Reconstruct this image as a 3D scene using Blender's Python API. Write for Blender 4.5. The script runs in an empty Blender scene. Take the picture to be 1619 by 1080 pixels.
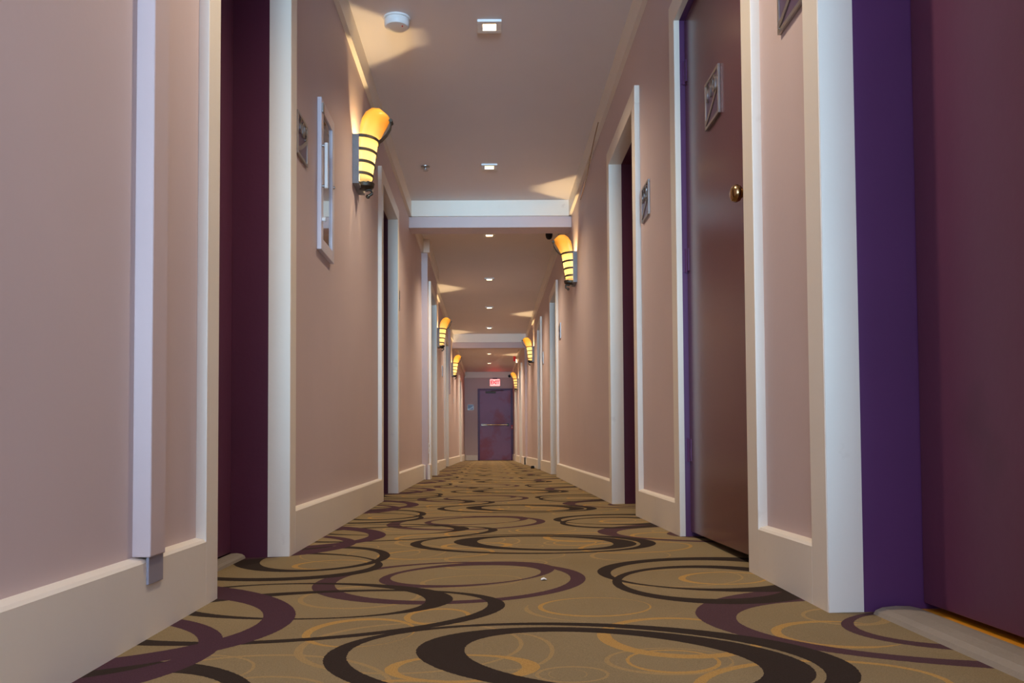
import bpy, bmesh, math, random
from mathutils import Vector, Matrix, Euler
random.seed(4)
C = bpy.context.scene.collection
PI = math.pi
CZ = 0.36            # camera height above the nominal floor
# ------------------------------------------------------------------ materials
def srgb(r, g, b):
    f = lambda c: (c/12.92 if c <= .04045 else ((c+.055)/1.055)**2.4)
    return (f(r/255), f(g/255), f(b/255), 1)
def new_mat(name):
    m = bpy.data.materials.new(name); m.use_nodes = True
    nt = m.node_tree; b = nt.nodes['Principled BSDF']
    return m, nt, b
def paint(name, col, rough=.5, var=.06, bump=.08, scale=6, spec=.3, metal=0, grime=None):
    m, nt, b = new_mat(name)
    N, L = nt.nodes.new, nt.links.new
    tc = N('ShaderNodeTexCoord')
    n1 = N('ShaderNodeTexNoise'); n1.inputs['Scale'].default_value = scale; n1.inputs['Detail'].default_value = 5
    L(tc.outputs['Object'], n1.inputs['Vector'])
    mx = N('ShaderNodeMix'); mx.data_type = 'RGBA'
    mx.inputs[6].default_value = tuple(c*(1-var) for c in col[:3])+(1,)
    mx.inputs[7].default_value = tuple(min(1, c*(1+var)) for c in col[:3])+(1,)
    L(n1.outputs['Fac'], mx.inputs[0])
    out = mx.outputs[2]
    if grime:
        n3 = N('ShaderNodeTexNoise'); n3.inputs['Scale'].default_value = grime[1]; n3.inputs['Detail'].default_value = 6
        L(tc.outputs['Object'], n3.inputs['Vector'])
        rp = N('ShaderNodeMapRange'); rp.inputs[1].default_value = grime[2]; rp.inputs[2].default_value = grime[3]
        L(n3.outputs['Fac'], rp.inputs[0])
        m2 = N('ShaderNodeMix'); m2.data_type = 'RGBA'; L(rp.outputs[0], m2.inputs[0])
        L(out, m2.inputs[6]); m2.inputs[7].default_value = grime[0]
        out = m2.outputs[2]
    L(out, b.inputs['Base Color'])
    n2 = N('ShaderNodeTexNoise'); n2.inputs['Scale'].default_value = scale*14; n2.inputs['Detail'].default_value = 3
    L(tc.outputs['Object'], n2.inputs['Vector'])
    bp = N('ShaderNodeBump'); bp.inputs['Strength'].default_value = bump; bp.inputs['Distance'].default_value = .004
    L(n2.outputs['Fac'], bp.inputs['Height']); L(bp.outputs[0], b.inputs['Normal'])
    b.inputs['Roughness'].default_value = rough
    b.inputs['Specular IOR Level'].default_value = spec
    b.inputs['Metallic'].default_value = metal
    return m
def glow(name, col, strength):
    m, nt, b = new_mat(name)
    tc = nt.nodes.new('ShaderNodeTexCoord')
    n = nt.nodes.new('ShaderNodeTexNoise'); n.inputs['Scale'].default_value = 30
    nt.links.new(tc.outputs['Object'], n.inputs['Vector'])
    mr = nt.nodes.new('ShaderNodeMapRange'); mr.inputs[3].default_value = strength*.9; mr.inputs[4].default_value = strength*1.1
    nt.links.new(n.outputs['Fac'], mr.inputs[0]); nt.links.new(mr.outputs[0], b.inputs['Emission Strength'])
    b.inputs['Base Color'].default_value = col
    b.inputs['Emission Color'].default_value = col
    return m

M = {}
M['wall'] = paint('mauve_wall_paint', srgb(204, 184, 180), .55, .04, .10, 3)
M['ceiling'] = paint('ceiling_paint', srgb(224, 216, 214), .6, .03, .06, 3)
M['white'] = paint('cream_gloss_paint', srgb(235, 225, 208), .38, .03, .10, 5, .45, grime=(srgb(170, 150, 130), 9, .70, 1.0))
M['purple'] = paint('purple_frame_paint', srgb(90, 48, 94), .42, .10, .10, 5, .45)
M['maroon_frame'] = paint('maroon_frame_paint', srgb(84, 34, 54), .42, .10, .10, 5, .4)
M['maroon'] = paint('maroon_door_paint', srgb(98, 50, 72), .4, .10, .10, 2.5, .45, grime=(srgb(72, 36, 50), 3, .55, .8))
M['brown_door'] = paint('maroon_gloss_door_paint', srgb(96, 50, 58), .22, .06, .03, 2, .6)
M['exit_door'] = paint('scuffed_purple_door_paint', srgb(150, 112, 148), .45, .14, .06, 3, .4, grime=(srgb(150, 84, 106), 2.2, .48, .62))
M['steel'] = paint('hammered_dark_steel', srgb(84, 78, 70), .42, .25, .6, 14, .5, 1)
M['hammered'] = paint('hammered_grey_steel', srgb(136, 136, 138), .5, .3, .8, 16, .5, .6)
M['silver'] = paint('brushed_silver', srgb(176, 170, 165), .4, .08, .08, 12, .5, 1)
M['panel'] = paint('purple_grey_enamel', srgb(88, 68, 96), .3, .06, .03, 8, .5)
M['brass'] = paint('antique_brass', srgb(170, 136, 92), .2, .15, .05, 10, .5, 1)
M['plastic'] = paint('white_plastic', srgb(232, 230, 226), .4, .03, .03, 6)
M['black'] = paint('black_plastic', srgb(18, 16, 18), .3, .1, .03, 10)
M['red'] = paint('red_plastic', srgb(200, 30, 30), .35, .05, .03, 8)
M['frame_metal'] = paint('pale_painted_metal', srgb(214, 208, 214), .35, .04, .03, 8, .5)
M['saddle'] = paint('greyed_wood_saddle', srgb(150, 138, 122), .6, .18, .25, 10)
M['pine'] = paint('golden_floor_board', srgb(214, 140, 30), .5, .2, .15, 22)
M['grey_tape'] = paint('grey_cover_plate', srgb(150, 144, 152), .4, .05, .05, 12)
M['paper'] = paint('white_paper', srgb(240, 240, 240), .8, .03, .05, 20)
M['lens'] = glow('downlight_lens', (1, .72, .36, 1), 9)
M['exit_face'] = glow('exit_sign_face', (1, .26, .24, 1), 1.7)
M['exit_letters'] = glow('exit_sign_letters', (1, .01, .02, 1), 1.6)
M['red_glow'] = glow('strobe_lamp', (1, .85, .7, 1), 1.2)
def mirror_glass():
    m, nt, b = new_mat('glossy_cabinet_glass')
    n = nt.nodes.new('ShaderNodeTexNoise'); n.inputs['Scale'].default_value = 3
    mr = nt.nodes.new('ShaderNodeMapRange'); mr.inputs[3].default_value = .03; mr.inputs[4].default_value = .07
    nt.links.new(n.outputs['Fac'], mr.inputs[0]); nt.links.new(mr.outputs[0], b.inputs['Roughness'])
    b.inputs['Base Color'].default_value = srgb(190, 186, 184); b.inputs['Metallic'].default_value = 1
    return m
M['mirror'] = mirror_glass()
def amber():
    m, nt, b = new_mat('amber_alabaster_glass')
    N, L = nt.nodes.new, nt.links.new
    tc = N('ShaderNodeTexCoord'); n = N('ShaderNodeTexNoise'); n.inputs['Scale'].default_value = 14; n.inputs['Detail'].default_value = 4
    L(tc.outputs['Object'], n.inputs['Vector'])
    mx = N('ShaderNodeMix'); mx.data_type = 'RGBA'
    mx.inputs[6].default_value = srgb(252, 214, 120); mx.inputs[7].default_value = srgb(255, 230, 160)
    L(n.outputs['Fac'], mx.inputs[0])
    # amber glass fading to cream at the cup, painting in the bulb's glow
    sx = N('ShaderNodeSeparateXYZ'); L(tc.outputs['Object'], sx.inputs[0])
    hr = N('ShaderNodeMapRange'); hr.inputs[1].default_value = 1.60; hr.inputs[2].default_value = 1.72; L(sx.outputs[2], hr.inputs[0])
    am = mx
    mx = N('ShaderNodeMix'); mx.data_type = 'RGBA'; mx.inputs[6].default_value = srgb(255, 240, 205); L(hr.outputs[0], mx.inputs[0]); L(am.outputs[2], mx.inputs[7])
    tr = N('ShaderNodeBsdfTranslucent'); L(mx.outputs[2], tr.inputs['Color'])
    df = N('ShaderNodeBsdfDiffuse'); L(mx.outputs[2], df.inputs['Color'])
    gl = N('ShaderNodeBsdfGlossy'); gl.inputs['Roughness'].default_value = .25
    m1 = N('ShaderNodeMixShader'); m1.inputs[0].default_value = .15; L(tr.outputs[0], m1.inputs[1]); L(df.outputs[0], m1.inputs[2])
    m2 = N('ShaderNodeMixShader'); m2.inputs[0].default_value = .04; L(m1.outputs[0], m2.inputs[1]); L(gl.outputs[0], m2.inputs[2])
    L(m2.outputs[0], nt.nodes['Material Output'].inputs['Surface'])
    return m
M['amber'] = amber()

# carpet: interlocking rings woven in a pattern that repeats along the corridor
RINGS = [
 ('d', [0.148, 1.48, 0.452, 0.295, -0.25], [0.139, 1.482, 0.409, 0.263, -0.33]),
 ('d', [0.194, 1.492, 0.347, 0.223, -0.432], [0.197, 1.49, 0.268, 0.176, -0.583]),
 ('q', [-1.066, 1.955, 0.668, 0.488, -0.424], [-0.901, 1.861, 0.407, 0.343, -0.162]),
 ('q', [-0.96, 1.586, 0.453, 0.397, -0.032], [-0.933, 1.666, 0.385, 0.265, -0.295]),
 ('d', [-0.453, 1.934, 0.492, 0.286, 0.159], [-0.414, 1.935, 0.416, 0.252, 0.229]),
 ('d', [-0.468, 2.11, 0.384, 0.237, -0.201], [-0.469, 2.107, 0.327, 0.213, -0.351]),
 ('p', [-0.109, 2.347, 0.37, 0.342, 0.148], [-0.1, 2.356, 0.32, 0.309, 0.059]),
 ('p', [-0.059, 2.454, 0.27, 0.197, 0.616], [-0.066, 2.436, 0.216, 0.166, 0.292]),
 ('d', [-0.592, 2.872, 0.256, 0.315, 0.222], [-0.561, 2.853, 0.193, 0.254, 0.039]),
 ('d', [-0.706, 2.722, 0.4, 0.292, -0.526], [-0.671, 2.716, 0.32, 0.25, -0.354]),
 ('d', [0.657, 2.371, 0.359, 0.296, -0.295], [0.589, 2.37, 0.253, 0.242, -0.049]),
 ('d', [0.576, 2.219, 0.257, 0.288, -0.027], [0.553, 2.229, 0.208, 0.233, -0.004]),
 ('p', [0.967, 1.724, 0.54, 0.388, -0.252], [0.857, 1.676, 0.364, 0.263, -0.386]),
 ('p', [0.938, 1.648, 0.251, 0.193, -0.084], [0.883, 1.665, 0.168, 0.149, -0.003]),
 ('g', [0.235, 1.939, 0.127, 0.109, -0.034], [0.239, 1.942, 0.12, 0.1, -0.001]),
 ('h', [0.251, 1.915, 0.175, 0.138, -0.123], [0.262, 1.944, 0.176, 0.169, 0.0]),
 ('h', [0.132, 1.389, 0.06, 0.05, -0.0], [0.132, 1.388, 0.054, 0.042, -0.001]),
 ('h', [0.125, 1.39, 0.032, 0.03, -0.0], [0.125, 1.39, 0.03, 0.03, 0.0]),
 ('h', [0.039, 1.557, 0.077, 0.137, -0.041], [0.03, 1.558, 0.078, 0.134, -0.027]),
 ('g', [0.36, 1.64, 0.155, 0.17, 0], [0.364, 1.645, 0.132, 0.148, 0]),
 ('h', [0.302, 1.46, 0.108, 0.09, -0.051], [0.305, 1.463, 0.102, 0.08, -0.043]),
 ('g', [0.309, 1.457, 0.079, 0.079, -0.0], [0.309, 1.459, 0.073, 0.068, -0.0]),
 ('g', [0.66, 1.631, 0.122, 0.116, -0.009], [0.676, 1.63, 0.12, 0.101, -0.053]),
 ('g', [-0.263, 1.734, 0.113, 0.131, 0.028], [-0.256, 1.726, 0.102, 0.118, 0.044]),
 ('h', [-0.15, 1.61, 0.212, 0.2, 0], [-0.146, 1.61, 0.2, 0.19, 0]),
 ('h', [-0.32, 2.128, 0.152, 0.158, -0.0], [-0.32, 2.125, 0.139, 0.139, -0.0]),
 ('h', [-0.4, 1.31, 0.252, 0.252, 0], [-0.4, 1.307, 0.245, 0.243, 0]),
 ('h', [-0.363, 1.291, 0.126, 0.126, 0], [-0.363, 1.289, 0.12, 0.118, 0]),
 ('g', [-0.047, 1.443, 0.13, 0.088, -0.023], [-0.051, 1.444, 0.104, 0.078, -0.007]),
 ('g', [-0.114, 1.869, 0.073, 0.088, 0.004], [-0.112, 1.869, 0.061, 0.073, 0.002]),
 ('h', [0.737, 1.781, 0.088, 0.088, -0.0], [0.731, 1.783, 0.073, 0.073, 0.0]),
 ('h', [0.02, 2.62, 0.16, 0.1, 0.2], [0.024, 2.62, 0.15, 0.09, 0.2]),
 ('g', [-0.18, 2.9, 0.2, 0.13, 0.2], [-0.176, 2.9, 0.18, 0.118, 0.2]),
 ('h', [0.45, 2.75, 0.13, 0.12, 0.2], [0.454, 2.75, 0.12, 0.112, 0.2]),
 ('g', [0.5, 2.95, 0.2, 0.15, 0.2], [0.504, 2.95, 0.185, 0.135, 0.2]),
 ('h', [-0.55, 1.45, 0.15, 0.12, 0.2], [-0.546, 1.45, 0.14, 0.112, 0.2]),
 ('g', [-0.5, 2.7, 0.12, 0.1, 0.2], [-0.496, 2.7, 0.105, 0.09, 0.2]),
 ('h', [0.5, 2.3, 0.18, 0.14, 0.2], [0.504, 2.3, 0.17, 0.13, 0.2]),
 ('h', [-0.05, 2.32, 0.14, 0.1, 0.2], [-0.046, 2.32, 0.13, 0.092, 0.2]),
 ('g', [0.62, 2.28, 0.12, 0.1, 0.2], [0.624, 2.28, 0.105, 0.088, 0.2]),
 ('h', [0.05, 2.78, 0.2, 0.12, 0.2], [0.054000000000000006, 2.78, 0.19, 0.112, 0.2])
]
PERIOD = 1.655
def carpet():
    m, nt, b = new_mat('ring_pattern_carpet')
    N, L = nt.nodes.new, nt.links.new
    tc = N('ShaderNodeTexCoord')
    # slight wobble of the tufts
    wn = N('ShaderNodeTexNoise'); wn.inputs['Scale'].default_value = 160; wn.inputs['Detail'].default_value = 2
    L(tc.outputs['Object'], wn.inputs['Vector'])
    ws = N('ShaderNodeVectorMath'); ws.operation = 'MULTIPLY_ADD'
    ws.inputs[1].default_value = (.004, .004, 0); L(wn.outputs['Color'], ws.inputs[0])
    wa = N('ShaderNodeVectorMath'); wa.operation = 'SUBTRACT'; wa.inputs[1].default_value = (.002, .002, 0)
    L(tc.outputs['Object'], wa.inputs[0]); L(wa.outputs[0], ws.inputs[2])
    sp = N('ShaderNodeSeparateXYZ'); L(ws.outputs[0], sp.inputs[0])
    masks = {'d': [], 'p': [], 'q': [], 'g': [], 'h': []}
    prev = None
    for c, a, bb in sorted(RINGS, key=lambda r: 'hgpdq'.index(r[0])):
        cy = a[1]
        w = N('ShaderNodeMath'); w.operation = 'WRAP'
        ch = N('ShaderNodeMath'); ch.operation = 'MULTIPLY_ADD'; ch.inputs[1].default_value = 1e-7
        ch.inputs[0].default_value = 1
        if prev: L(prev.outputs[0], ch.inputs[0])
        L(sp.outputs[1], ch.inputs[2]); L(ch.outputs[0], w.inputs[0]); w.inputs[1].default_value = cy+PERIOD/2; w.inputs[2].default_value = cy-PERIOD/2
        cb = N('ShaderNodeCombineXYZ'); L(sp.outputs[0], cb.inputs[0]); L(w.outputs[0], cb.inputs[1])
        res = []
        for q, op in ((a, 'LESS_THAN'), (bb, 'GREATER_THAN')):
            mp = N('ShaderNodeMapping'); mp.vector_type = 'TEXTURE'
            mp.inputs['Location'].default_value = (q[0], q[1], 0)
            mp.inputs['Rotation'].default_value = (0, 0, q[4])
            mp.inputs['Scale'].default_value = (q[2], q[3], 1)
            L(cb.outputs[0], mp.inputs['Vector'])
            ln = N('ShaderNodeVectorMath'); ln.operation = 'LENGTH'; L(mp.outputs[0], ln.inputs[0])
            cm = N('ShaderNodeMath'); cm.operation = op; cm.inputs[1].default_value = 1; L(ln.outputs['Value'], cm.inputs[0])
            res.append(cm)
        mu = N('ShaderNodeMath'); mu.operation = 'MULTIPLY'
        L(res[0].outputs[0], mu.inputs[0]); L(res[1].outputs[0], mu.inputs[1])
        if masks[c]:
            mm = N('ShaderNodeMath'); mm.operation = 'MAXIMUM'; L(masks[c][0].outputs[0], mm.inputs[0]); L(mu.outputs[0], mm.inputs[1]); mu = mm
        masks[c] = [mu]
        prev = mu
    pn = N('ShaderNodeTexNoise'); pn.inputs['Scale'].default_value = 420; pn.inputs['Detail'].default_value = 2
    L(tc.outputs['Object'], pn.inputs['Vector'])
    pw = N('ShaderNodeTexNoise'); pw.inputs['Scale'].default_value = 2.2; pw.inputs['Detail'].default_value = 4
    L(tc.outputs['Object'], pw.inputs['Vector'])
    base = N('ShaderNodeMix'); base.data_type = 'RGBA'
    base.inputs[6].default_value = srgb(150, 131, 97); base.inputs[7].default_value = srgb(128, 108, 77)
    L(pw.outputs['Fac'], base.inputs[0])
    cur = base.outputs[2]
    cols = {'h': srgb(160, 132, 88), 'g': srgb(178, 138, 78), 'p': srgb(82, 57, 60), 'd': srgb(54, 43, 36), 'q': srgb(76, 50, 58)}
    for k in ('h', 'g', 'p', 'd', 'q'):
        mx = N('ShaderNodeMix'); mx.data_type = 'RGBA'
        L(masks[k][0].outputs[0], mx.inputs[0]); L(cur, mx.inputs[6]); mx.inputs[7].default_value = cols[k]
        cur = mx.outputs[2]
    mr = N('ShaderNodeMapRange'); mr.inputs[1].default_value = .3; mr.inputs[2].default_value = .7; mr.inputs[3].default_value = .82; mr.inputs[4].default_value = 1.12
    L(pn.outputs['Fac'], mr.inputs[0])
    fin = N('ShaderNodeMix'); fin.data_type = 'RGBA'; fin.blend_type = 'MULTIPLY'; fin.inputs[0].default_value = 1
    L(cur, fin.inputs[6]); L(mr.outputs[0], fin.inputs[7])
    L(fin.outputs[2], b.inputs['Base Color'])
    bp = N('ShaderNodeBump'); bp.inputs['Strength'].default_value = .35; bp.inputs['Distance'].default_value = .003
    L(pn.outputs['Fac'], bp.inputs['Height']); L(bp.outputs[0], b.inputs['Normal'])
    b.inputs['Roughness'].default_value = .95; b.inputs['Specular IOR Level'].default_value = .08
    return m
M['carpet'] = carpet()

# ------------------------------------------------------------------ mesh helpers
class MB:
    def __init__(s): s.bm = bmesh.new()
    def box(s, x0, x1, y0, y1, z0, z1, bev=0):
        x0, x1 = min(x0, x1), max(x0, x1); y0, y1 = min(y0, y1), max(y0, y1); z0, z1 = min(z0, z1), max(z0, z1)
        v = [s.bm.verts.new(p) for p in ((x0,y0,z0),(x1,y0,z0),(x1,y1,z0),(x0,y1,z0),(x0,y0,z1),(x1,y0,z1),(x1,y1,z1),(x0,y1,z1))]
        fs = [s.bm.faces.new([v[i] for i in q]) for q in ((3,2,1,0),(4,5,6,7),(0,1,5,4),(1,2,6,5),(2,3,7,6),(3,0,4,7))]
        if bev:
            es = {e for f in fs for e in f.edges}
            bmesh.ops.bevel(s.bm, geom=list(es), offset=bev, segments=2, affect='EDGES', profile=.5)
        return s
    def tube(s, pts, r, n=12, cap=True):
        pts = [Vector(p) for p in pts]; rs = r if isinstance(r, (list, tuple)) else [r]*len(pts)
        rings = []; up = Vector((0, 0, 1))
        for i, p in enumerate(pts):
            t = (pts[min(i+1, len(pts)-1)]-pts[max(i-1, 0)]).normalized()
            ref = up if abs(t.z) < .95 else Vector((1, 0, 0))
            a = t.cross(ref).normalized(); b = t.cross(a)
            rings.append([s.bm.verts.new(p+(a*math.cos(2*PI*k/n)+b*math.sin(2*PI*k/n))*rs[i]) for k in range(n)])
        for A, B in zip(rings, rings[1:]):
            for k in range(n): s.bm.faces.new((A[k], A[(k+1)%n], B[(k+1)%n], B[k]))
        if cap:
            s.bm.faces.new(rings[0][::-1]); s.bm.faces.new(rings[-1])
        return s
    def lathe(s, prof, axis='z', at=(0,0,0), n=32):
        # prof: (radius, height) pairs along the axis
        at = Vector(at); rings = []
        def P(r, h, a):
            c, d = r*math.cos(a), r*math.sin(a)
            return at+Vector({'z': (c, d, h), 'x': (h, c, d), 'y': (d, h, c)}[axis])
        for r, h in prof:
            if r < 1e-6: rings.append([s.bm.verts.new(P(0, h, 0))])
            else: rings.append([s.bm.verts.new(P(r, h, 2*PI*k/n)) for k in range(n)])
        for A, B in zip(rings, rings[1:]):
            for k in range(n):
                a0, a1 = A[k % len(A)], A[(k+1) % len(A)]; b0, b1 = B[k % len(B)], B[(k+1) % len(B)]
                q = [a0]
                for w in (a1, b1, b0):
                    if w not in q: q.append(w)
                if len(q) > 2: s.bm.faces.new(q)
        if len(rings[0]) > 1: s.bm.faces.new(rings[0][::-1])
        if len(rings[-1]) > 1: s.bm.faces.new(rings[-1])
        return s
    def grid(s, rows):
        R = [[s.bm.verts.new(p) for p in row] for row in rows]
        for A, B in zip(R, R[1:]):
            for k in range(len(A)-1): s.bm.faces.new((A[k], A[k+1], B[k+1], B[k]))
        return s
    def prism(s, poly, z0, z1):
        # poly in local (x, y), extruded in z
        a = [s.bm.verts.new((x, y, z0)) for x, y in poly]; b = [s.bm.verts.new((x, y, z1)) for x, y in poly]
        s.bm.faces.new(a[::-1]); s.bm.faces.new(b); n = len(a)
        for k in range(n): s.bm.faces.new((a[k], a[(k+1)%n], b[(k+1)%n], b[k]))
        return s
    def build(s, name, mat, parent=None, smooth=False, solid=0):
        bmesh.ops.recalc_face_normals(s.bm, faces=s.bm.faces)
        me = bpy.data.meshes.new(name); s.bm.to_mesh(me); s.bm.free()
        me.materials.append(mat)
        if smooth:
            for p in me.polygons: p.use_smooth = True
            me.set_sharp_from_angle(angle=math.radians(40))
        o = bpy.data.objects.new(name, me); C.objects.link(o)
        if parent: o.parent = parent
        if solid:
            md = o.modifiers.new('thickness', 'SOLIDIFY'); md.thickness = solid; md.offset = 0
        return o
def tag(o, label, cat, group=None, kind=None):
    o['label'] = label; o['category'] = cat
    if group: o['group'] = group
    if kind: o['kind'] = kind
    return o
def struct(o, label, cat):
    return tag(o, label, cat, None, 'structure')
def empty(name, loc, rz=0):
    o = bpy.data.objects.new(name, None); C.objects.link(o); o.location = loc; o.rotation_euler = (0, 0, rz); o.empty_display_size = .05
    return o
def copy_tree(o, parent=None):
    c = o.copy(); C.objects.link(c)
    if parent: c.parent = parent
    for ch in list(o.children): copy_tree(ch, c)
    return c

# ------------------------------------------------------------------ layout (metres; heights z are measured from the camera and lifted by CZ)
XL, XR, XR2 = -.705, .742, .697        # wall faces; the right wall steps in past the second beam
T = .025                                # thickness of casings and skirting
CEIL = 2.2+CZ
YB, YE = -1.6, 24.7
BEAM, BEAM2 = 7.545, 16.45
JOG0, JOG1, JX = 8.949, 10.55, -.641
POST = 16.508
yl=[0,1.4,2.2,3,4,5.4,7,9.9,11,14,19,24.6]; zl=[-.388,-.378,-.372,-.365,-.357,-.340,-.333,-.325,-.314,-.307,-.32,-.362]
yr=[0,1.8,2.4,3.2,4.2,5,9.2,10,12,17,19,24.6]; zr=[-.365,-.353,-.345,-.337,-.337,-.333,-.312,-.311,-.315,-.33,-.337,-.362]
def interp(y, xs, vs):
    if y <= xs[0]: return vs[0]
    for i in range(len(xs)-1):
        if y <= xs[i+1]: return vs[i]+(vs[i+1]-vs[i])*(y-xs[i])/(xs[i+1]-xs[i])
    return vs[-1]
def fz(x, y):
    a, b = interp(y, yl, zl), interp(y, yr, zr)
    return a+(b-a)*min(1.3, max(-.3, (x+.683)/1.398))+CZ
SINK = .02
# floor: an old, slightly uneven slab under the carpet
rows = []
y = YB
while y < YE+.3:
    rows.append([(x/10, y, fz(x/10, y)) for x in range(-11, 12)]); y += .2
f = MB().grid(rows).build('floor', M['carpet'], smooth=True)
struct(f, 'tan corridor carpet with dark and purple interlocking rings', 'floor')
# ceiling
struct(MB().box(-1.1, 1.1, YB, YE+.3, CEIL, CEIL+.1).build('ceiling', M['ceiling']), 'flat pale corridor ceiling', 'ceiling')

# door openings: side, y0, y1, lintel height, leaf depth style
DOORS = [
 ('L', 2.145, 2.918, 1.70, 'deep'), ('L', 5.509, 6.382, 1.725, 'deep'), ('J', 9.18, 10.10, 1.70, 'deep'),
 ('L', 13.43, 14.37, 1.72, 'deep'), ('L', 20.1, 21.0, 1.62, 'deep'),
 ('R', .92, 1.823, 1.70, 'deep'), ('R', 2.376, 3.229, 1.64, 'flush'), ('R', 4.203, 5.017, 1.68, 'deep'),
 ('R', 9.144, 9.972, 1.70, 'deep'), ('R', 11.94, 12.60, 1.74, 'deep'), ('S', 18.0, 18.9, 1.70, 'deep'), ('S', 21.4, 22.25, 1.70, 'deep'),
]
FACE = {'L': XL, 'J': JX, 'R': XR, 'S': XR2}
SGN = {'L': -1, 'J': -1, 'R': 1, 'S': 1}
def wall(side_keys, spans, outer, name, label):
    mb = MB()
    for key, y0, y1 in spans:
        X = FACE[key]; cur = y0
        for d in sorted([d for d in DOORS if d[0] == key and y0 <= d[1] <= y1], key=lambda d: d[1]):
            mb.box(X, outer, cur, d[1], -.1, CEIL+.02)
            mb.box(X, outer, d[1], d[2], d[3]+CZ, CEIL+.02)
            cur = d[2]
        mb.box(X, outer, cur, y1, -.1, CEIL+.02)
    s = 1 if outer > 0 else -1
    mb.box(outer, outer+s*.04, YB, YE+.2, -.1, CEIL+.02)  # unseen backing slab, added to stop sky light leaking through door gaps
    return struct(mb.build(name, M['wall']), label, 'wall')
wall('LJ', [('L', YB, JOG0), ('J', JOG0, JOG1), ('L', JOG1, YE)], -.98, 'wall_left', 'mauve left corridor wall')
wall('RS', [('R', YB, POST), ('S', POST, YE)], 1.0, 'wall_right', 'mauve right corridor wall')
struct(MB().box(-1, 1, YE, YE+.12, -.1, CEIL+.02).build('wall_end', M['wall']), 'mauve wall at the far end of the corridor', 'wall')

# casings, jambs, frames, leaves
trim_n = [0]
def trim(mb, mat, label, cat='trim'):
    trim_n[0] += 1
    return struct(mb.build('trim_%d' % trim_n[0], mat), label, cat)
NAMES = ['left wall nearest the camera', 'left wall after the extinguisher cabinet', 'left wall projection past the first beam', 'left wall past the second lamp',
 'left wall close to the far end', 'right wall nearest the camera', 'right wall with number 110', 'right wall before the first beam', 'right wall after the first beam',
 'right wall midway down the corridor', 'right wall past the second beam', 'right wall close to the far end']
CW = .088
door_objs = []
for i, (k, y0, y1, zt, style) in enumerate(DOORS):
    X, s = FACE[k], SGN[k]
    where = NAMES[i]
    zt += CZ
    fx = X-s*T
    zb = lambda y: fz(fx, y)-SINK
    mb = MB()
    mb.box(fx, X+s*.002, y0-CW, y0, zb(y0), zt, .002)
    mb.box(fx, X+s*.002, y1, y1+CW, zb(y1), zt, .002)
    mb.box(fx, X+s*.002, y0-CW+.0, y1+CW, zt, zt+CW+.001, .002)
    jd = .075 if style == 'deep' else .021
    th = .012
    mb.box(fx+s*.001, fx+s*jd, y0-.001, y0+.002, zb(y0), zt)
    mb.box(fx+s*.001, fx+s*jd, y1-.002, y1+.001, zb(y1)+.012, zt)
    mb.box(fx+s*.001, fx+s*jd, y0, y1, zt-.002, zt+.001)
    trim(mb, M['white'], 'cream door casing on the %s' % where, 'door casing')
    ld = .2 if style == 'deep' else .04       # depth of the leaf behind the casing face
    mb = MB()
    for ya, yb_ in ((y0-.001, y0+.003), (y1-.003, y1+.001)):
        mb.box(fx+s*jd, fx+s*(ld+.05), ya, yb_, zb(ya)+.015, zt)
    mb.box(fx+s*jd, fx+s*(ld+.05), y0, y1, zt-.003, zt+.001)
    trim(mb, M['purple' if i in (5, 6) else 'maroon_frame'], ('purple' if i in (5, 6) else 'dark maroon')+' door frame on the %s' % where, 'door frame')
    # leaf
    name = 'door_%d' % (i+1)
    zf = max(fz(fx+s*ld, y0), fz(fx+s*ld, y1))+.018
    leaf = MB().box(fx+s*ld, fx+s*(ld+.042), y0+.005, y1-.005, zf, zt-.006, .002)
    o = leaf.build(name, M['brown_door'] if style == 'flush' else M['maroon'])
    struct(o, '%s door on the %s' % ('glossy brownish maroon' if style == 'flush' else 'maroon', where), 'door')
    door_objs.append(o)
    if style == 'flush':
        for hz in (1.43, .706, -.012):
            h = MB().lathe([(.008, -.045), (.008, .045)], 'z', (fx+s*(ld-.002), y1-.004, hz+CZ), 12)
            h.box(fx+s*(ld-.004), fx+s*(ld+.001), y1-.035, y1-.006, hz+CZ-.042, hz+CZ+.042)
            h.box(fx+s*.024, fx+s*(ld-.002), y1-.0055, y1-.003, hz+CZ-.042, hz+CZ+.042)
            h.build('hinge', M['purple'], o, True)
        kz, ky, kx = .726+CZ, 2.425, fx+s*ld
        kb = MB().lathe([(0, -.062), (.012, -.0615), (.021, -.057), (.0255, -.048), (.0255, -.042), (.021, -.034), (.012, -.028), (.010, -.012), (.011, -.008)], 'x', (kx, ky, kz), 32)
        kn = kb.build('knob', M['brass'], o, True); kn['label'] = 'round brass knob'
        MB().lathe([(.030, 0), (.030, -.004), (.024, -.009), (.011, -.011)], 'x', (kx, ky, kz), 32).build('rosette', M['brass'], kn, True)
    else:
        # lever set near the corridor-near edge of the leaf
        kx, ky, kz = fx+s*ld, (y0+.07 if i != 5 else y0+.07), .68+CZ
        kn = MB().lathe([(0, s*-.06), (.02, s*-.057), (.026, s*-.045), (.02, s*-.034), (.01, s*-.026), (.01, s*-.006)], 'x', (kx, ky, kz), 24).build('knob', M['brass'], o, True)
        kn['label'] = 'round brass knob'
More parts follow.
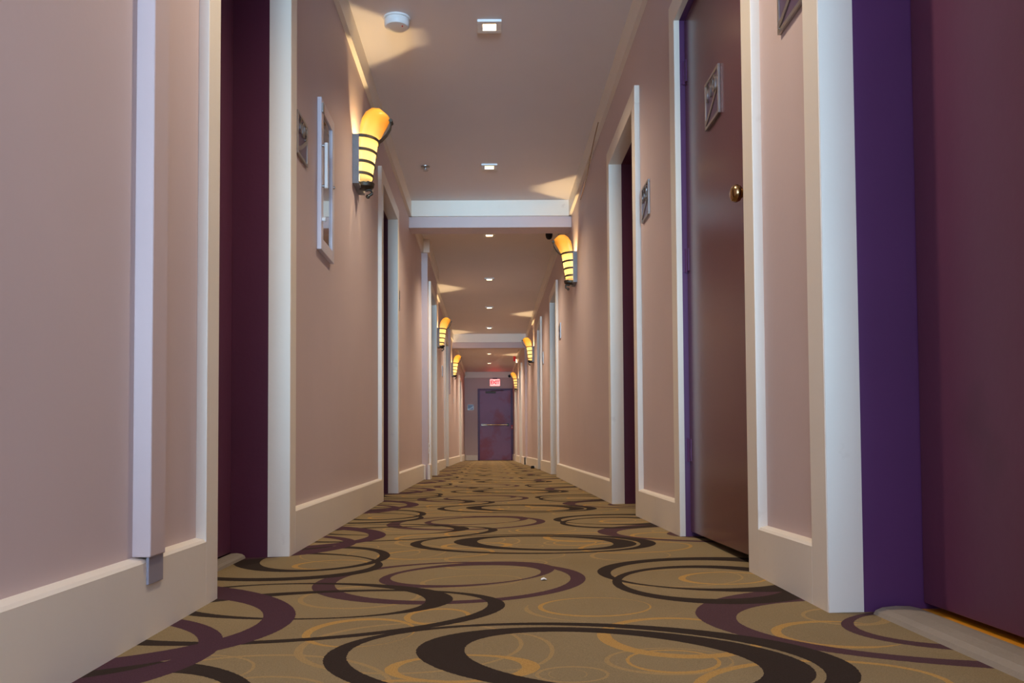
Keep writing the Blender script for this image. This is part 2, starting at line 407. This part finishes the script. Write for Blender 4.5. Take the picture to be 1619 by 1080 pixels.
# thresholds (only where the carpet line shows them)
def saddle(X0, X1, y0, y1, label, sgn):
    mb = MB(); rows = []
    prof = [(0, .0), (.05, .008), (.2, .014), (.5, .017), (.8, .016), (1, .012), (1, -.02), (0, -.02)]
    a = [[(X0+(X1-X0)*t, y, fz(X0, y)+h) for t, h in prof+[prof[0]]] for y in (y0, y1)]
    mb.grid(a)
    for y in (y0, y1): mb.bm.faces.new([mb.bm.verts.new((X0+(X1-X0)*t, y, fz(X0, y)+h)) for t, h in prof])
    return trim(mb, M['saddle'], label, 'threshold')
saddle(.802, .898, .90, 1.80, 'greyish worn threshold under the maroon door nearest on the right', 1)
saddle(-.825, -.885, 2.16, 2.90, 'tan threshold under the maroon door nearest on the left', -1)
trim(MB().box(.899, .975, .92, 1.82, fz(.9, 1.5)-.02, fz(.9, 1.5)+.007), M['pine'], 'golden floor strip behind the threshold at the nearest right door', 'floor strip')

# skirting
def skirting(keyspans, name, label):
    mb = MB()
    for key, y0, y1 in keyspans:
        X, s = FACE[key], SGN[key]
        cuts = [y0]
        for d in sorted([d for d in DOORS if d[0] == key and y0 <= d[1] <= y1], key=lambda d: d[1]):
            cuts += [d[1]-CW, d[2]+CW]
        cuts.append(y1)
        for a, b in zip(cuts[::2], cuts[1::2]):
            if b-a < .01: continue
            n = max(1, int((b-a)/1.0))
            for q in range(n):
                p0, p1 = a+(b-a)*q/n, a+(b-a)*(q+1)/n
                fx = X-s*T
                h0, h1 = interp(p0, [1, 3, 9, 24], [-.221, -.213, -.172, -.19])+CZ, interp(p1, [1, 3, 9, 24], [-.221, -.213, -.172, -.19])+CZ
                bz0, bz1 = fz(fx, p0)-SINK, fz(fx, p1)-SINK
                sec = lambda y, zb_, zt_: [(X+s*.002, y, zb_), (fx, y, zb_), (fx, y, zt_-.006), (fx+s*.005, y, zt_), (X+s*.002, y, zt_+.005)]
                A, B = sec(p0, bz0, h0), sec(p1, bz1, h1)
                mb.grid([A+[A[0]], B+[B[0]]])
                mb.bm.faces.new([mb.bm.verts.new(p) for p in A]); mb.bm.faces.new([mb.bm.verts.new(p) for p in B])
    return struct(mb.build(name, M['white']), label, 'skirting board')
skirting([('L', YB, JOG0), ('J', JOG0-T, JOG1), ('L', JOG1, YE)], 'baseboard_left', 'cream skirting along the left wall')
skirting([('R', YB, POST), ('S', POST-T, YE)], 'baseboard_right', 'cream skirting along the right wall')
mb = MB(); mb.box(XL+T, -.30-.035, YE-T, YE+.002, fz(0, YE)-SINK, -.21+CZ, .003); mb.box(.69, XR2, YE-T, YE+.002, fz(0, YE)-SINK, -.21+CZ, .003)
mb.box(XL-.002, JX-T, JOG0-T, JOG0+.001, fz(-.67, JOG0)-SINK, -.175+CZ, .003)
mb.box(XR2-T, XR+.001, POST-T, POST+.001, fz(.7, POST)-SINK, -.185+CZ, .003)
struct(mb.build('baseboard_end', M['white']), 'cream skirting on the end wall and the wall steps', 'skirting board')

# crown board along the ceiling
def crown_piece(mb, X, s, y0, y1):
    zt, zb_ = CEIL+.005, 2.06+CZ
    mb.box(X-s*.024, X+s*.002, y0, y1, zb_, zt, .0)
CR = MB()
for key, a, b in (('L', YB, BEAM), ('L', BEAM+.24, JOG0), ('J', JOG0-.024, JOG1+.024), ('L', JOG1, BEAM2), ('L', BEAM2+.24, YE),
                  ('R', YB, BEAM), ('R', BEAM+.24, BEAM2), ('S', BEAM2+.24, YE)):
    crown_piece(CR, FACE[key], SGN[key], a, b)
CR.box(XL, JX-.002, JOG0-.024, JOG0+.002, 2.06+CZ, CEIL+.004)
CR.box(XL, JX-.002, JOG1-.002, JOG1+.024, 2.06+CZ, CEIL+.004)
CR.box(XL, XR2, YE-.024, YE+.002, 2.03+CZ, CEIL+.004)
struct(CR.build('trim_crown', M['white']), 'pale crown board running along the ceiling edges', 'crown moulding')
# beams across the corridor: mauve beam with a crown board on the side that faces the camera
for n, (yb0, zb0, zc, nm) in enumerate(((BEAM, 1.963, 2.06, 'nearer'), (BEAM2, 1.93, 2.04, 'farther'))):
    o = struct(MB().box(XL-.01, XR+.01, yb0, yb0+.225, zb0+CZ, CEIL+.01).build('ceiling_beam', M['wall']), 'mauve beam across the ceiling, the %s of two' % nm, 'ceiling beam')
    MB().box(XL+.001, XR-.001, yb0-.024, yb0+.001, zc+CZ, CEIL+.003).build('crown_board', M['white'], o)['label'] = 'white crown board'
# raceways: boxed wiring runs on the left wall
mb = MB().box(XL-.002, -.669, 1.692, 1.771, -.213+CZ, CEIL, .003)
trim(mb, M['wall'], 'mauve boxed wiring run on the near left wall', 'wiring cover')
mb = MB().box(-.6805, -.675, 1.700, 1.775, -.268+CZ, -.206+CZ, .001)
trim(mb, M['grey_tape'], 'small grey cover plate over the left skirting below the wiring run', 'cover plate')
mb = MB().box(XL-.002, -.665, 14.72, 14.80, .93+CZ, 2.06+CZ, .003)
trim(mb, M['wall'], 'mauve boxed wiring run ending half way up the far left wall', 'wiring cover')

# ------------------------------------------------------------------ exit door in the end wall
struct_frame = MB()
fy = YE-.02
struct_frame.box(-.327, -.27, fy, YE+.02, fz(0, YE)-.01, 1.715+CZ, .003)
struct_frame.box(.632, .69, fy, YE+.02, fz(0, YE)-.01, 1.715+CZ, .003)
struct_frame.box(-.27, .632, fy, YE+.02, 1.665+CZ, 1.715+CZ, .003)
trim(struct_frame, M['purple'], 'purple frame of the exit door at the corridor end', 'door frame')
o = MB().box(-.272, .634, YE-.008, YE+.02, fz(0, YE)+.008, 1.667+CZ, .002).build('door_13', M['exit_door'])
struct(o, 'scuffed purple exit door at the far end of the corridor', 'door')
bar = MB().tube([(-.20, YE-.075, .662+CZ), (.55, YE-.075, .662+CZ)], .017, 14).build('push_bar', M['brass'], o, True); bar['label'] = 'long bronze push bar'
MB().box(-.235, -.06, YE-.085, YE-.007, .635+CZ, .69+CZ, .006).build('bar_housing', M['silver'], bar)
MB().box(.52, .575, YE-.09, YE-.007, .625+CZ, .70+CZ, .006).build('bar_bracket', M['black'], bar)
cl = MB().box(-.1, .2, YE-.06, YE-.007, 1.58+CZ, 1.635+CZ, .006).build('door_closer', M['steel'], o)
MB().tube([(.05, YE-.05, 1.64+CZ), (.3, YE-.12, 1.652+CZ), (.42, YE-.03, 1.66+CZ)], .007, 8).build('closer_arm', M['steel'], cl, True)

# ------------------------------------------------------------------ number plates
def text_mesh(txt, size, depth, mat, parent, name, loc, bold=0):
    cu = bpy.data.curves.new(name, 'FONT'); cu.body = txt; cu.size = size; cu.extrude = depth/2; cu.offset = bold; cu.align_x = 'CENTER'; cu.align_y = 'CENTER'
    to = bpy.data.objects.new(name+'_tmp', cu); C.objects.link(to)
    bpy.context.view_layer.update()
    dg = bpy.context.evaluated_depsgraph_get()
    me = bpy.data.meshes.new_from_object(to.evaluated_get(dg)); bpy.data.objects.remove(to); bpy.data.curves.remove(cu)
    me.materials.clear(); me.materials.append(mat); me.name = name
    o = bpy.data.objects.new(name, me); C.objects.link(o)
    if parent: o.parent = parent
    o.location = loc
    return o
def orient(side):
    # columns: right, up, outward normal of a sign seen by its reader
    r, n = {'L': ((0, 1, 0), (1, 0, 0)), 'R': ((0, -1, 0), (-1, 0, 0)), 'E': ((1, 0, 0), (0, -1, 0))}[side]
    m = Matrix((r, (0, 0, 1), n)).transposed()
    return m.to_euler()
PW, PH = .172, .162
def plate(loc, side, digits, label=None, parent=None):
    w, h, b, t = PW/2, PH/2, .011, .009
    fr = MB()
    fr.box(-w, w, h-b, h, 0, t, .001); fr.box(-w, w, -h, -h+b, 0, t, .001)
    fr.box(-w, -w+b, -h+b, h-b, 0, t, .001); fr.box(w-b, w, -h+b, h-b, 0, t, .001)
    root = empty('number_plate', loc); root.rotation_euler = orient(side)
    if parent:
        bpy.context.view_layer.update()
        root.parent = parent; root.matrix_parent_inverse = parent.matrix_world.inverted()
    fr.build('plate_frame', M['silver'], root)
    MB().box(-w+b, w-b, -h+b, h-b, .001, .006).build('plate_panel', M['panel'], root)
    sw = []
    N_ = 14
    f = lambda u: -h+.02+.075*u**1.25
    up = [(-w+b+(PW-2*b)*q/N_, f(q/N_)+.010) for q in range(N_+1)]
    lo = [(-w+b+(PW-2*b)*q/N_, f(q/N_)-.006) for q in range(N_+1)]
    s_ = MB()
    for q in range(N_):
        s_.prism([lo[q], lo[q+1], up[q+1], up[q]], .006, .009)
    s_.build('swoosh', M['silver'], root)
    for q, ch in enumerate(digits):
        text_mesh(ch, .082, .006, M['silver'], root, 'digit', ((q-1)*.044-.002, .030, .009))
    if label: tag(root, label, 'number plate', 'number plates along the corridor')
    return root
plate((XL, 3.185, 1.168+CZ), 'L', '109', 'silver number plate on the left wall beside the extinguisher cabinet')
plate((XR, 2.035, 1.118+CZ), 'R', '108', 'silver number plate cut by the top edge of the photo, on the right wall')
plate((XR, 3.96, 1.148+CZ), 'R', '112', 'silver number plate 112 between the glossy door and the next doorway on the right')
plate((XL, 6.60, 1.16+CZ), 'L', '111', 'silver number plate just past the doorway behind the near left wall lamp')
plate((XR, 8.80, 1.20+CZ), 'R', '114', 'silver number plate on the right wall just past the first beam')
plate((XR, 11.62, 1.22+CZ), 'R', '116', 'silver number plate on the right wall before the middle lamp there')
plate((XL, 12.90, 1.16+CZ), 'L', '115', 'silver number plate on the left wall past the second lamp')
plate((-.531, YE, 1.174+CZ), 'E', '', 'silver plate on the end wall left of the exit door')
d110 = door_objs[6]
plate((XR-T+.04, 2.818, 1.165+CZ), 'R', '110', None, d110)

# ------------------------------------------------------------------ wall lamps
def sconce():
    root = empty('wall_lamp', (0, 0, 0))
    # local: x out from the wall, y along it, z up from camera height
    mb = MB()
    mb.box(0, .034, -.108, -.102, 1.385, 1.64, .001); mb.box(0, .034, .102, .108, 1.385, 1.64, .001)
    mb.box(0, .004, -.106, .106, 1.385, 1.64); mb.box(0, .034, -.108, .108, 1.38, 1.388, .001)
    mb.build('backplate', M['hammered'], root)['label'] = 'hammered grey steel backplate'
    rows = []
    # lower half cone
    def ring(z, d0, a, b, n=18):
        return [(d0+b*math.sin(PI*k/n), -a*math.cos(PI*k/n), z) for k in range(n+1)]
    for z, d0, a, b in ((1.405, .032, .066, .046), (1.44, .032, .076, .055), (1.50, .033, .088, .064), (1.57, .034, .098, .073), (1.635, .036, .104, .083)):
        rows.append(ring(z, d0, a, b))
    # scoop that curls away from the wall: edge line and spine line
    edge = [(.040, .107, 1.68), (.050, .110, 1.72), (.070, .108, 1.755), (.100, .096, 1.78), (.135, .070, 1.787), (.160, .036, 1.777)]
    spine = [(.131, 1.662), (.146, 1.688), (.158, 1.710), (.170, 1.730), (.178, 1.748), (.182, 1.760)]
    for (ex, a, ez), (sx, sz) in zip(edge, spine):
        row = []
        for k in range(19):
            t = math.sin(PI*k/18); w = t**.8
            row.append((ex+(sx-ex)*w, -a*math.cos(PI*k/18), ez+(sz-ez)*w))
        rows.append(row)
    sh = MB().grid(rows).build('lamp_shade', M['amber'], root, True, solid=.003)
    sh['label'] = 'amber glass half shade curling outward at the top'
    bands = []
    for z, d0, a, b in ((1.632, .034, .108, .089), (1.565, .033, .101, .078), (1.505, .032, .092, .069), (1.445, .031, .081, .061)):
        n = 20; m2 = MB(); A = []
        for k in range(n+1):
            c, s_ = math.cos(PI*k/n), math.sin(PI*k/n)
            A.append([(d0+b*s_, -a*c, z-.0075), (d0+(b+.004)*s_, -(a+.004)*c, z-.0075), (d0+(b+.004)*s_, -(a+.004)*c, z+.0075), (d0+b*s_, -a*c, z+.0075), (d0+b*s_, -a*c, z-.0075)])
        m2.grid(A); m2.build('metal_band', M['steel'], root)
    # strap bowing out from the top band to the lip
    pts = [(.118, 0, 1.63), (.140, 0, 1.645), (.165, 0, 1.672), (.184, 0, 1.705), (.190, 0, 1.738)]
    m3 = MB()
    for (x0, _, z0), (x1, _, z1) in zip(pts, pts[1:]):
        t = Vector((x1-x0, 0, z1-z0)).normalized(); nrm = Vector((t.z, 0, -t.x))*.003
        v = []
        for yy in (-.022, .022):
            v.append([(x0, yy, z0), (x1, yy, z1), (x1+nrm.x, yy, z1+nrm.z), (x0+nrm.x, yy, z0+nrm.z), (x0, yy, z0)])
        m3.grid(v)
        for q in v: m3.bm.faces.new([m3.bm.verts.new(p) for p in q[:4]])
    st = m3.build('strap', M['steel'], root); st['label'] = 'dark strap bowed up to the lip'
    MB().tube([(.190, -.025, 1.742), (.190, .025, 1.742)], .010, 12).build('strap_scroll', M['steel'], st, True)
    # bottom cup and curl
    MB().lathe([(.0, 1.375), (.03, 1.378), (.046, 1.39), (.05, 1.408), (.047, 1.412)], 'z', (.052, 0, 0), 20).build('bottom_cup', M['steel'], root, True)
    curl = [(.072+.017*math.cos(a), 0, 1.362+.015*math.sin(a)) for a in [2.4-.45*q for q in range(10)]]
    MB().tube([(.055, 0, 1.38)]+curl, .0075, 10).build('curl_finial', M['steel'], root, True)
    MB().lathe([(0, -.012), (.009, -.008), (.012, 0), (.009, .008), (0, .012)], 'z', (.066, 0, 1.340), 14).build('finial_ball', M['steel'], root, True)
    return root
SC = [('L', 4.503, 0, 'amber wall lamp on the left wall, nearest the camera, beside the cabinet'),
      ('R', 7.19, 0, 'amber wall lamp on the right wall just before the first beam'),
      ('L', 11.71, 0, 'amber wall lamp on the left wall, midway between the two beams'),
      ('R', 14.01, .02, 'amber wall lamp on the right wall, just before the second beam'),
      ('L', 16.15, -.03, 'amber wall lamp on the left wall, right beside the second beam'),
      ('S', 20.15, -.01, 'smallest amber wall lamp, on the right wall near the exit door')]
proto = sconce()
def point_light(name, loc, energy, col, r):
    l = bpy.data.lights.new(name, 'POINT'); l.energy = energy; l.color = col; l.shadow_soft_size = r
    o = bpy.data.objects.new(name, l); C.objects.link(o); o.location = loc
    return o
WARM = (1, .73, .38)
LAMP_E = 10
for n, (k, y, dz, label) in enumerate(SC):
    o = proto if n == 0 else copy_tree(proto)
    o.location = (FACE[k], y, CZ+dz); o.rotation_euler = (0, 0, 0 if k in 'LJ' else PI)
    tag(o, label, 'wall lamp', 'amber wall lamps')
    dx = .078*(1 if k in 'LJ' else -1)
    point_light('lamp_bulb', (FACE[k]+dx, y, 1.535+CZ+dz), LAMP_E, WARM, .015)

# ------------------------------------------------------------------ ceiling fittings
def downlight():
    root = empty('downlight', (0, 0, CEIL))
    w, i = .0625, .034
    mb = MB()
    mb.box(-w, w, i, w, -.012, .002, .002); mb.box(-w, w, -w, -i, -.012, .002, .002)
    mb.box(-w, -i, -i, i, -.012, .002, .002); mb.box(i, w, -i, i, -.012, .002, .002)
    mb.build('square_trim', M['plastic'], root)
    MB().box(-i, i, -i, i, -.008, .001).build('lit_lens', M['lens'], root)
    return root
DL = [(4.374, 'square ceiling downlight nearest the camera'), (6.604, 'square ceiling downlight just before the first beam'),
      (8.744, 'first downlight seen under the first beam'), (11.055, 'second downlight seen past the first beam'),
      (13.31, 'third downlight past the first beam, between the beams'), (15.563, 'downlight just before the second beam'),
      (19.863, 'first downlight seen under the second beam'), (22.093, 'last downlight, nearest the exit sign')]
dp = downlight()
SPOT_E = 60
def spot(x, y, e=SPOT_E):
    l = bpy.data.lights.new('downlight_beam', 'SPOT'); l.energy = e; l.color = (1, .83, .62); l.spot_size = math.radians(125); l.spot_blend = .9; l.shadow_soft_size = .035
    so = bpy.data.objects.new('downlight_beam', l); C.objects.link(so); so.location = (x, y, CEIL-.02)
for n, (y, label) in enumerate(DL):
    o = dp if n == 0 else copy_tree(dp)
    o.location = (.012, y, CEIL); tag(o, label, 'downlight', 'square recessed ceiling lights')
    spot(.012, y, 60 if y < 8 else 80 if y < 16 else 115 if y < 21 else 150)
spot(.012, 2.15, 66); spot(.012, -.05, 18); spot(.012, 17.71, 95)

t = empty('smoke_detector', (-.462, 4.30, CEIL)); tag(t, 'round white smoke detector on the ceiling', 'smoke detector')
MB().lathe([(.070, .002), (.070, -.008), (.066, -.010)], 'z').build('mounting_ring', M['plastic'], t, True)
MB().lathe([(.062, -.009), (.064, -.014), (.064, -.038), (.058, -.046), (.03, -.049), (0, -.049)], 'z').build('detector_body', M['plastic'], t, True)
MB().lathe([(.004, -.046), (.004, -.051), (0, -.051)], 'z', (.03, -.02, 0), 12).build('indicator', M['red'], t, True)
t = empty('sprinkler_head', (-.487, 6.60, CEIL)); tag(t, 'small silver sprinkler head on the ceiling', 'sprinkler')
MB().lathe([(.036, .002), (.034, -.006), (.014, -.010), (.012, -.012)], 'z', n=24).build('escutcheon', M['silver'], t, True)
MB().lathe([(.008, -.010), (.006, -.024), (.004, -.026), (.004, -.032)], 'z', n=14).build('stem', M['silver'], t, True)
MB().lathe([(.004, -.031), (.022, -.032), (.022, -.035), (0, -.035)], 'z', n=20).build('deflector', M['silver'], t, True)
t = empty('dome_camera', (.615, 8.55, CEIL)); tag(t, 'dark security camera tucked behind the first beam', 'security camera')
MB().lathe([(.055, .002), (.055, -.03), (.045, -.042)], 'z').build('housing', M['plastic'], t, True)
MB().lathe([(.036, -.035), (.036, -.06), (.03, -.085), (.018, -.099), (0, -.104)], 'z').build('camera_dome', M['black'], t, True)
t = empty('alarm_strobe', (.62, 20.5, CEIL)); tag(t, 'red fire alarm strobe below the far ceiling', 'alarm')
MB().box(-.03, .03, -.025, .025, -.12, .002, .006).build('strobe_body', M['red'], t)
MB().box(.032, .07, -.02, .02, -.155, -.07, .006).build('strobe_lens', M['red_glow'], t)
t = empty('bullet_camera', (.60, YE-.024, 2.085+CZ)); tag(t, 'small dark security camera in the upper right corner of the end wall', 'security camera')
MB().tube([(0, .012, 0), (0, -.05, -.01)], .012, 10).build('bracket', M['plastic'], t, True)
MB().tube([(-.01, -.04, -.012), (.0, -.16, -.03)], .038, 16).build('camera_body', M['black'], t, True)

# exit sign
t = empty('exit_sign', (.176, YE, 1.885+CZ)); tag(t, 'glowing red exit sign above the purple door', 'exit sign')
MB().box(-.15, .15, -.05, .001, -.105, .105, .006).build('sign_housing', M['plastic'], t)
MB().box(-.14, .14, -.055, -.049, -.095, .095).build('lit_face', M['exit_face'], t)
for q, ch in enumerate('EXIT'):
    e = text_mesh(ch, .15, .004, M['exit_letters'], t, 'sign_letter', ((-.093, -.022, .035, .09)[q], -.058, .0), .0035); e.rotation_euler = (PI/2, 0, 0)
MB().box(-.07, .07, -.06, .001, .106, .135, .004).build('canopy_mount', M['black'], t)
l = bpy.data.lights.new('exit_glow', 'AREA'); l.energy = .6; l.color = (1, .06, .06); l.size = .28; l.shape = 'RECTANGLE'; l.size_y = .18
lo = bpy.data.objects.new('exit_glow', l); C.objects.link(lo); lo.location = (.176, YE-.07, 1.885+CZ); lo.rotation_euler = (-PI/2, 0, 0)

# ------------------------------------------------------------------ fire extinguisher cabinet on the left wall
t = empty('wall_cabinet', (XL, 3.635, 1.14+CZ)); tag(t, 'slim metal cabinet with a glossy door on the left wall, below the near lamp', 'cabinet')
w, h = .147, .318
mb = MB()
mb.box(0, .018, -w, -w+.045, -h, h, .002); mb.box(0, .018, w-.045, w, -h, h, .002)
mb.box(0, .018, -w+.045, w-.045, h-.05, h, .002); mb.box(0, .018, -w+.045, w-.045, -h, -h+.05, .002)
mb.build('cabinet_frame', M['frame_metal'], t)
MB().box(0, .010, -w+.045, w-.045, -h+.05, h-.05).build('glass_door', M['mirror'], t)
hd = MB().tube([(.034, -w+.022, -.06), (.034, -w+.022, -.02), (.034, -w+.022, .1), (.034, -w+.022, .13)], .008, 12).build('pull_handle', M['plastic'], t, True)
MB().tube([(.016, -w+.022, -.05), (.036, -w+.022, -.05)], .006, 10).build('handle_post', M['silver'], hd, True)
MB().tube([(.016, -w+.022, .12), (.036, -w+.022, .12)], .006, 10).build('handle_post', M['silver'], hd, True)
MB().lathe([(0, .034), (.009, .032), (.011, .026), (.008, .018)], 'x', (0, -w+.022, -.19), 16).build('latch_knob', M['plastic'], t, True)
MB().box(.016, .024, -w+.008, -w+.036, h-.06, h-.02, .002).build('hinge', M['silver'], t)
MB().lathe([(0, .026), (.006, .025), (.007, .018)], 'x', (0, w-.022, .02), 14).build('lock', M['silver'], t, True)

# ------------------------------------------------------------------ small things
t = empty('power_outlet', (JX+.0, 9.045, .0+CZ)); tag(t, 'small outlet low on the left wall projection', 'outlet')
MB().box(0, .006, -.035, .035, -.057, .057, .002).build('cover_plate', M['plastic'], t)
for z in (-.025, .025): MB().box(.005, .008, -.016, .016, z-.014, z+.014, .001).build('socket', M['brass'], t)
t = empty('light_switch', (XL, 16.95, .95+CZ)); tag(t, 'light switch plate on the far left wall', 'light switch')
MB().box(0, .007, -.04, .04, -.06, .06, .002).build('cover_plate', M['plastic'], t)
MB().box(.006, .014, -.008, .008, -.014, .014, .001).build('toggle', M['plastic'], t)
t = empty('pull_station', (.667, YE, .60+CZ)); tag(t, 'small red fire alarm pull box right of the exit door', 'alarm')
t.location.x = .664; t.location.y = YE-.021
MB().box(-.024, .024, -.035, .006, -.055, .055, .004).build('alarm_box', M['red'], t)
MB().box(-.02, .02, -.042, -.034, -.02, .0, .002).build('pull_bar', M['plastic'], t)
zf = fz(.69, 12.9)
t = empty('door_stop', (.655, 12.93, zf)); tag(t, 'small dark door stop on the carpet by the far right skirting', 'door stop')
MB().lathe([(.028, -.002), (.03, .004), (.03, .03), (.02, .042), (0, .044)], 'z', n=20).build('rubber_body', M['black'], t, True)
MB().box(.025, .045, -.02, .02, .02, .045, .004).build('wall_clip', M['plastic'], t)
t = MB().grid([[(.137, 2.305, 0), (.146, 2.302, .003), (.153, 2.309, 0)], [(.139, 2.319, .002), (.146, 2.322, .004), (.152, 2.318, .001)]]).build('paper_scrap', M['paper'], None, False, .0012)
t.location.z = fz(.145, 2.31)+.0015
tag(t, 'tiny white scrap of paper on the carpet', 'paper scrap')
pts = [(XR-.026, 5.45, 2.10), (XR-.028, 5.6, 2.075), (XR-.024, 5.9, 2.03), (XR-.012, 6.2, 2.0), (XR-.006, 6.6, 1.98), (XR-.004, 6.75, 1.975)]
t = MB().tube([(x, y, z+CZ) for x, y, z in pts], .0028, 8).build('loose_cable', M['brass'], None, True)
tag(t, 'thin loose cable under the crown on the right wall', 'cable')

# ------------------------------------------------------------------ camera
PITCH, ROLL = .0349, .005
cam = bpy.data.cameras.new('camera'); cam.sensor_width = 36; cam.sensor_fit = 'HORIZONTAL'; cam.lens = 1350/1619*36
cam.shift_x = (809.5-773.2)/1619; cam.shift_y = (661-540)/1619; cam.clip_start = .02
co = bpy.data.objects.new('camera', cam); C.objects.link(co)
fwd = Vector((0, math.cos(PITCH), math.sin(PITCH))); up = Vector((0, -math.sin(PITCH), math.cos(PITCH))); rt = Vector((1, 0, 0))
r2 = rt*math.cos(ROLL)-up*math.sin(ROLL); u2 = rt*math.sin(ROLL)+up*math.cos(ROLL)
co.matrix_world = Matrix(((r2.x, u2.x, -fwd.x, 0), (r2.y, u2.y, -fwd.y, 0), (r2.z, u2.z, -fwd.z, CZ), (0, 0, 0, 1)))
bpy.context.scene.camera = co

# ------------------------------------------------------------------ daylight from the open end behind the camera
w = bpy.data.worlds.new('daylight'); bpy.context.scene.world = w; w.use_nodes = True
bg = w.node_tree.nodes['Background']; bg.inputs[0].default_value = (.50, .68, 1, 1); bg.inputs[1].default_value = 4.2
s = bpy.data.lights.new('sky_light', 'SUN'); s.energy = 2.4; s.angle = math.radians(13); s.color = (.42, .70, .97)
so = bpy.data.objects.new('sky_light', s); C.objects.link(so); so.rotation_euler = (PI/2+math.radians(4.5), 0, 0)
sc = bpy.context.scene
sc.view_settings.view_transform = 'Standard'; sc.view_settings.look = 'None'; sc.view_settings.gamma = 1; sc.view_settings.use_curve_mapping = False
sc.view_settings.exposure = 0.43
sc.cycles.use_denoising = True
sc.cycles.max_bounces = 10; sc.cycles.diffuse_bounces = 6
sc.cycles.sample_clamp_indirect = 4
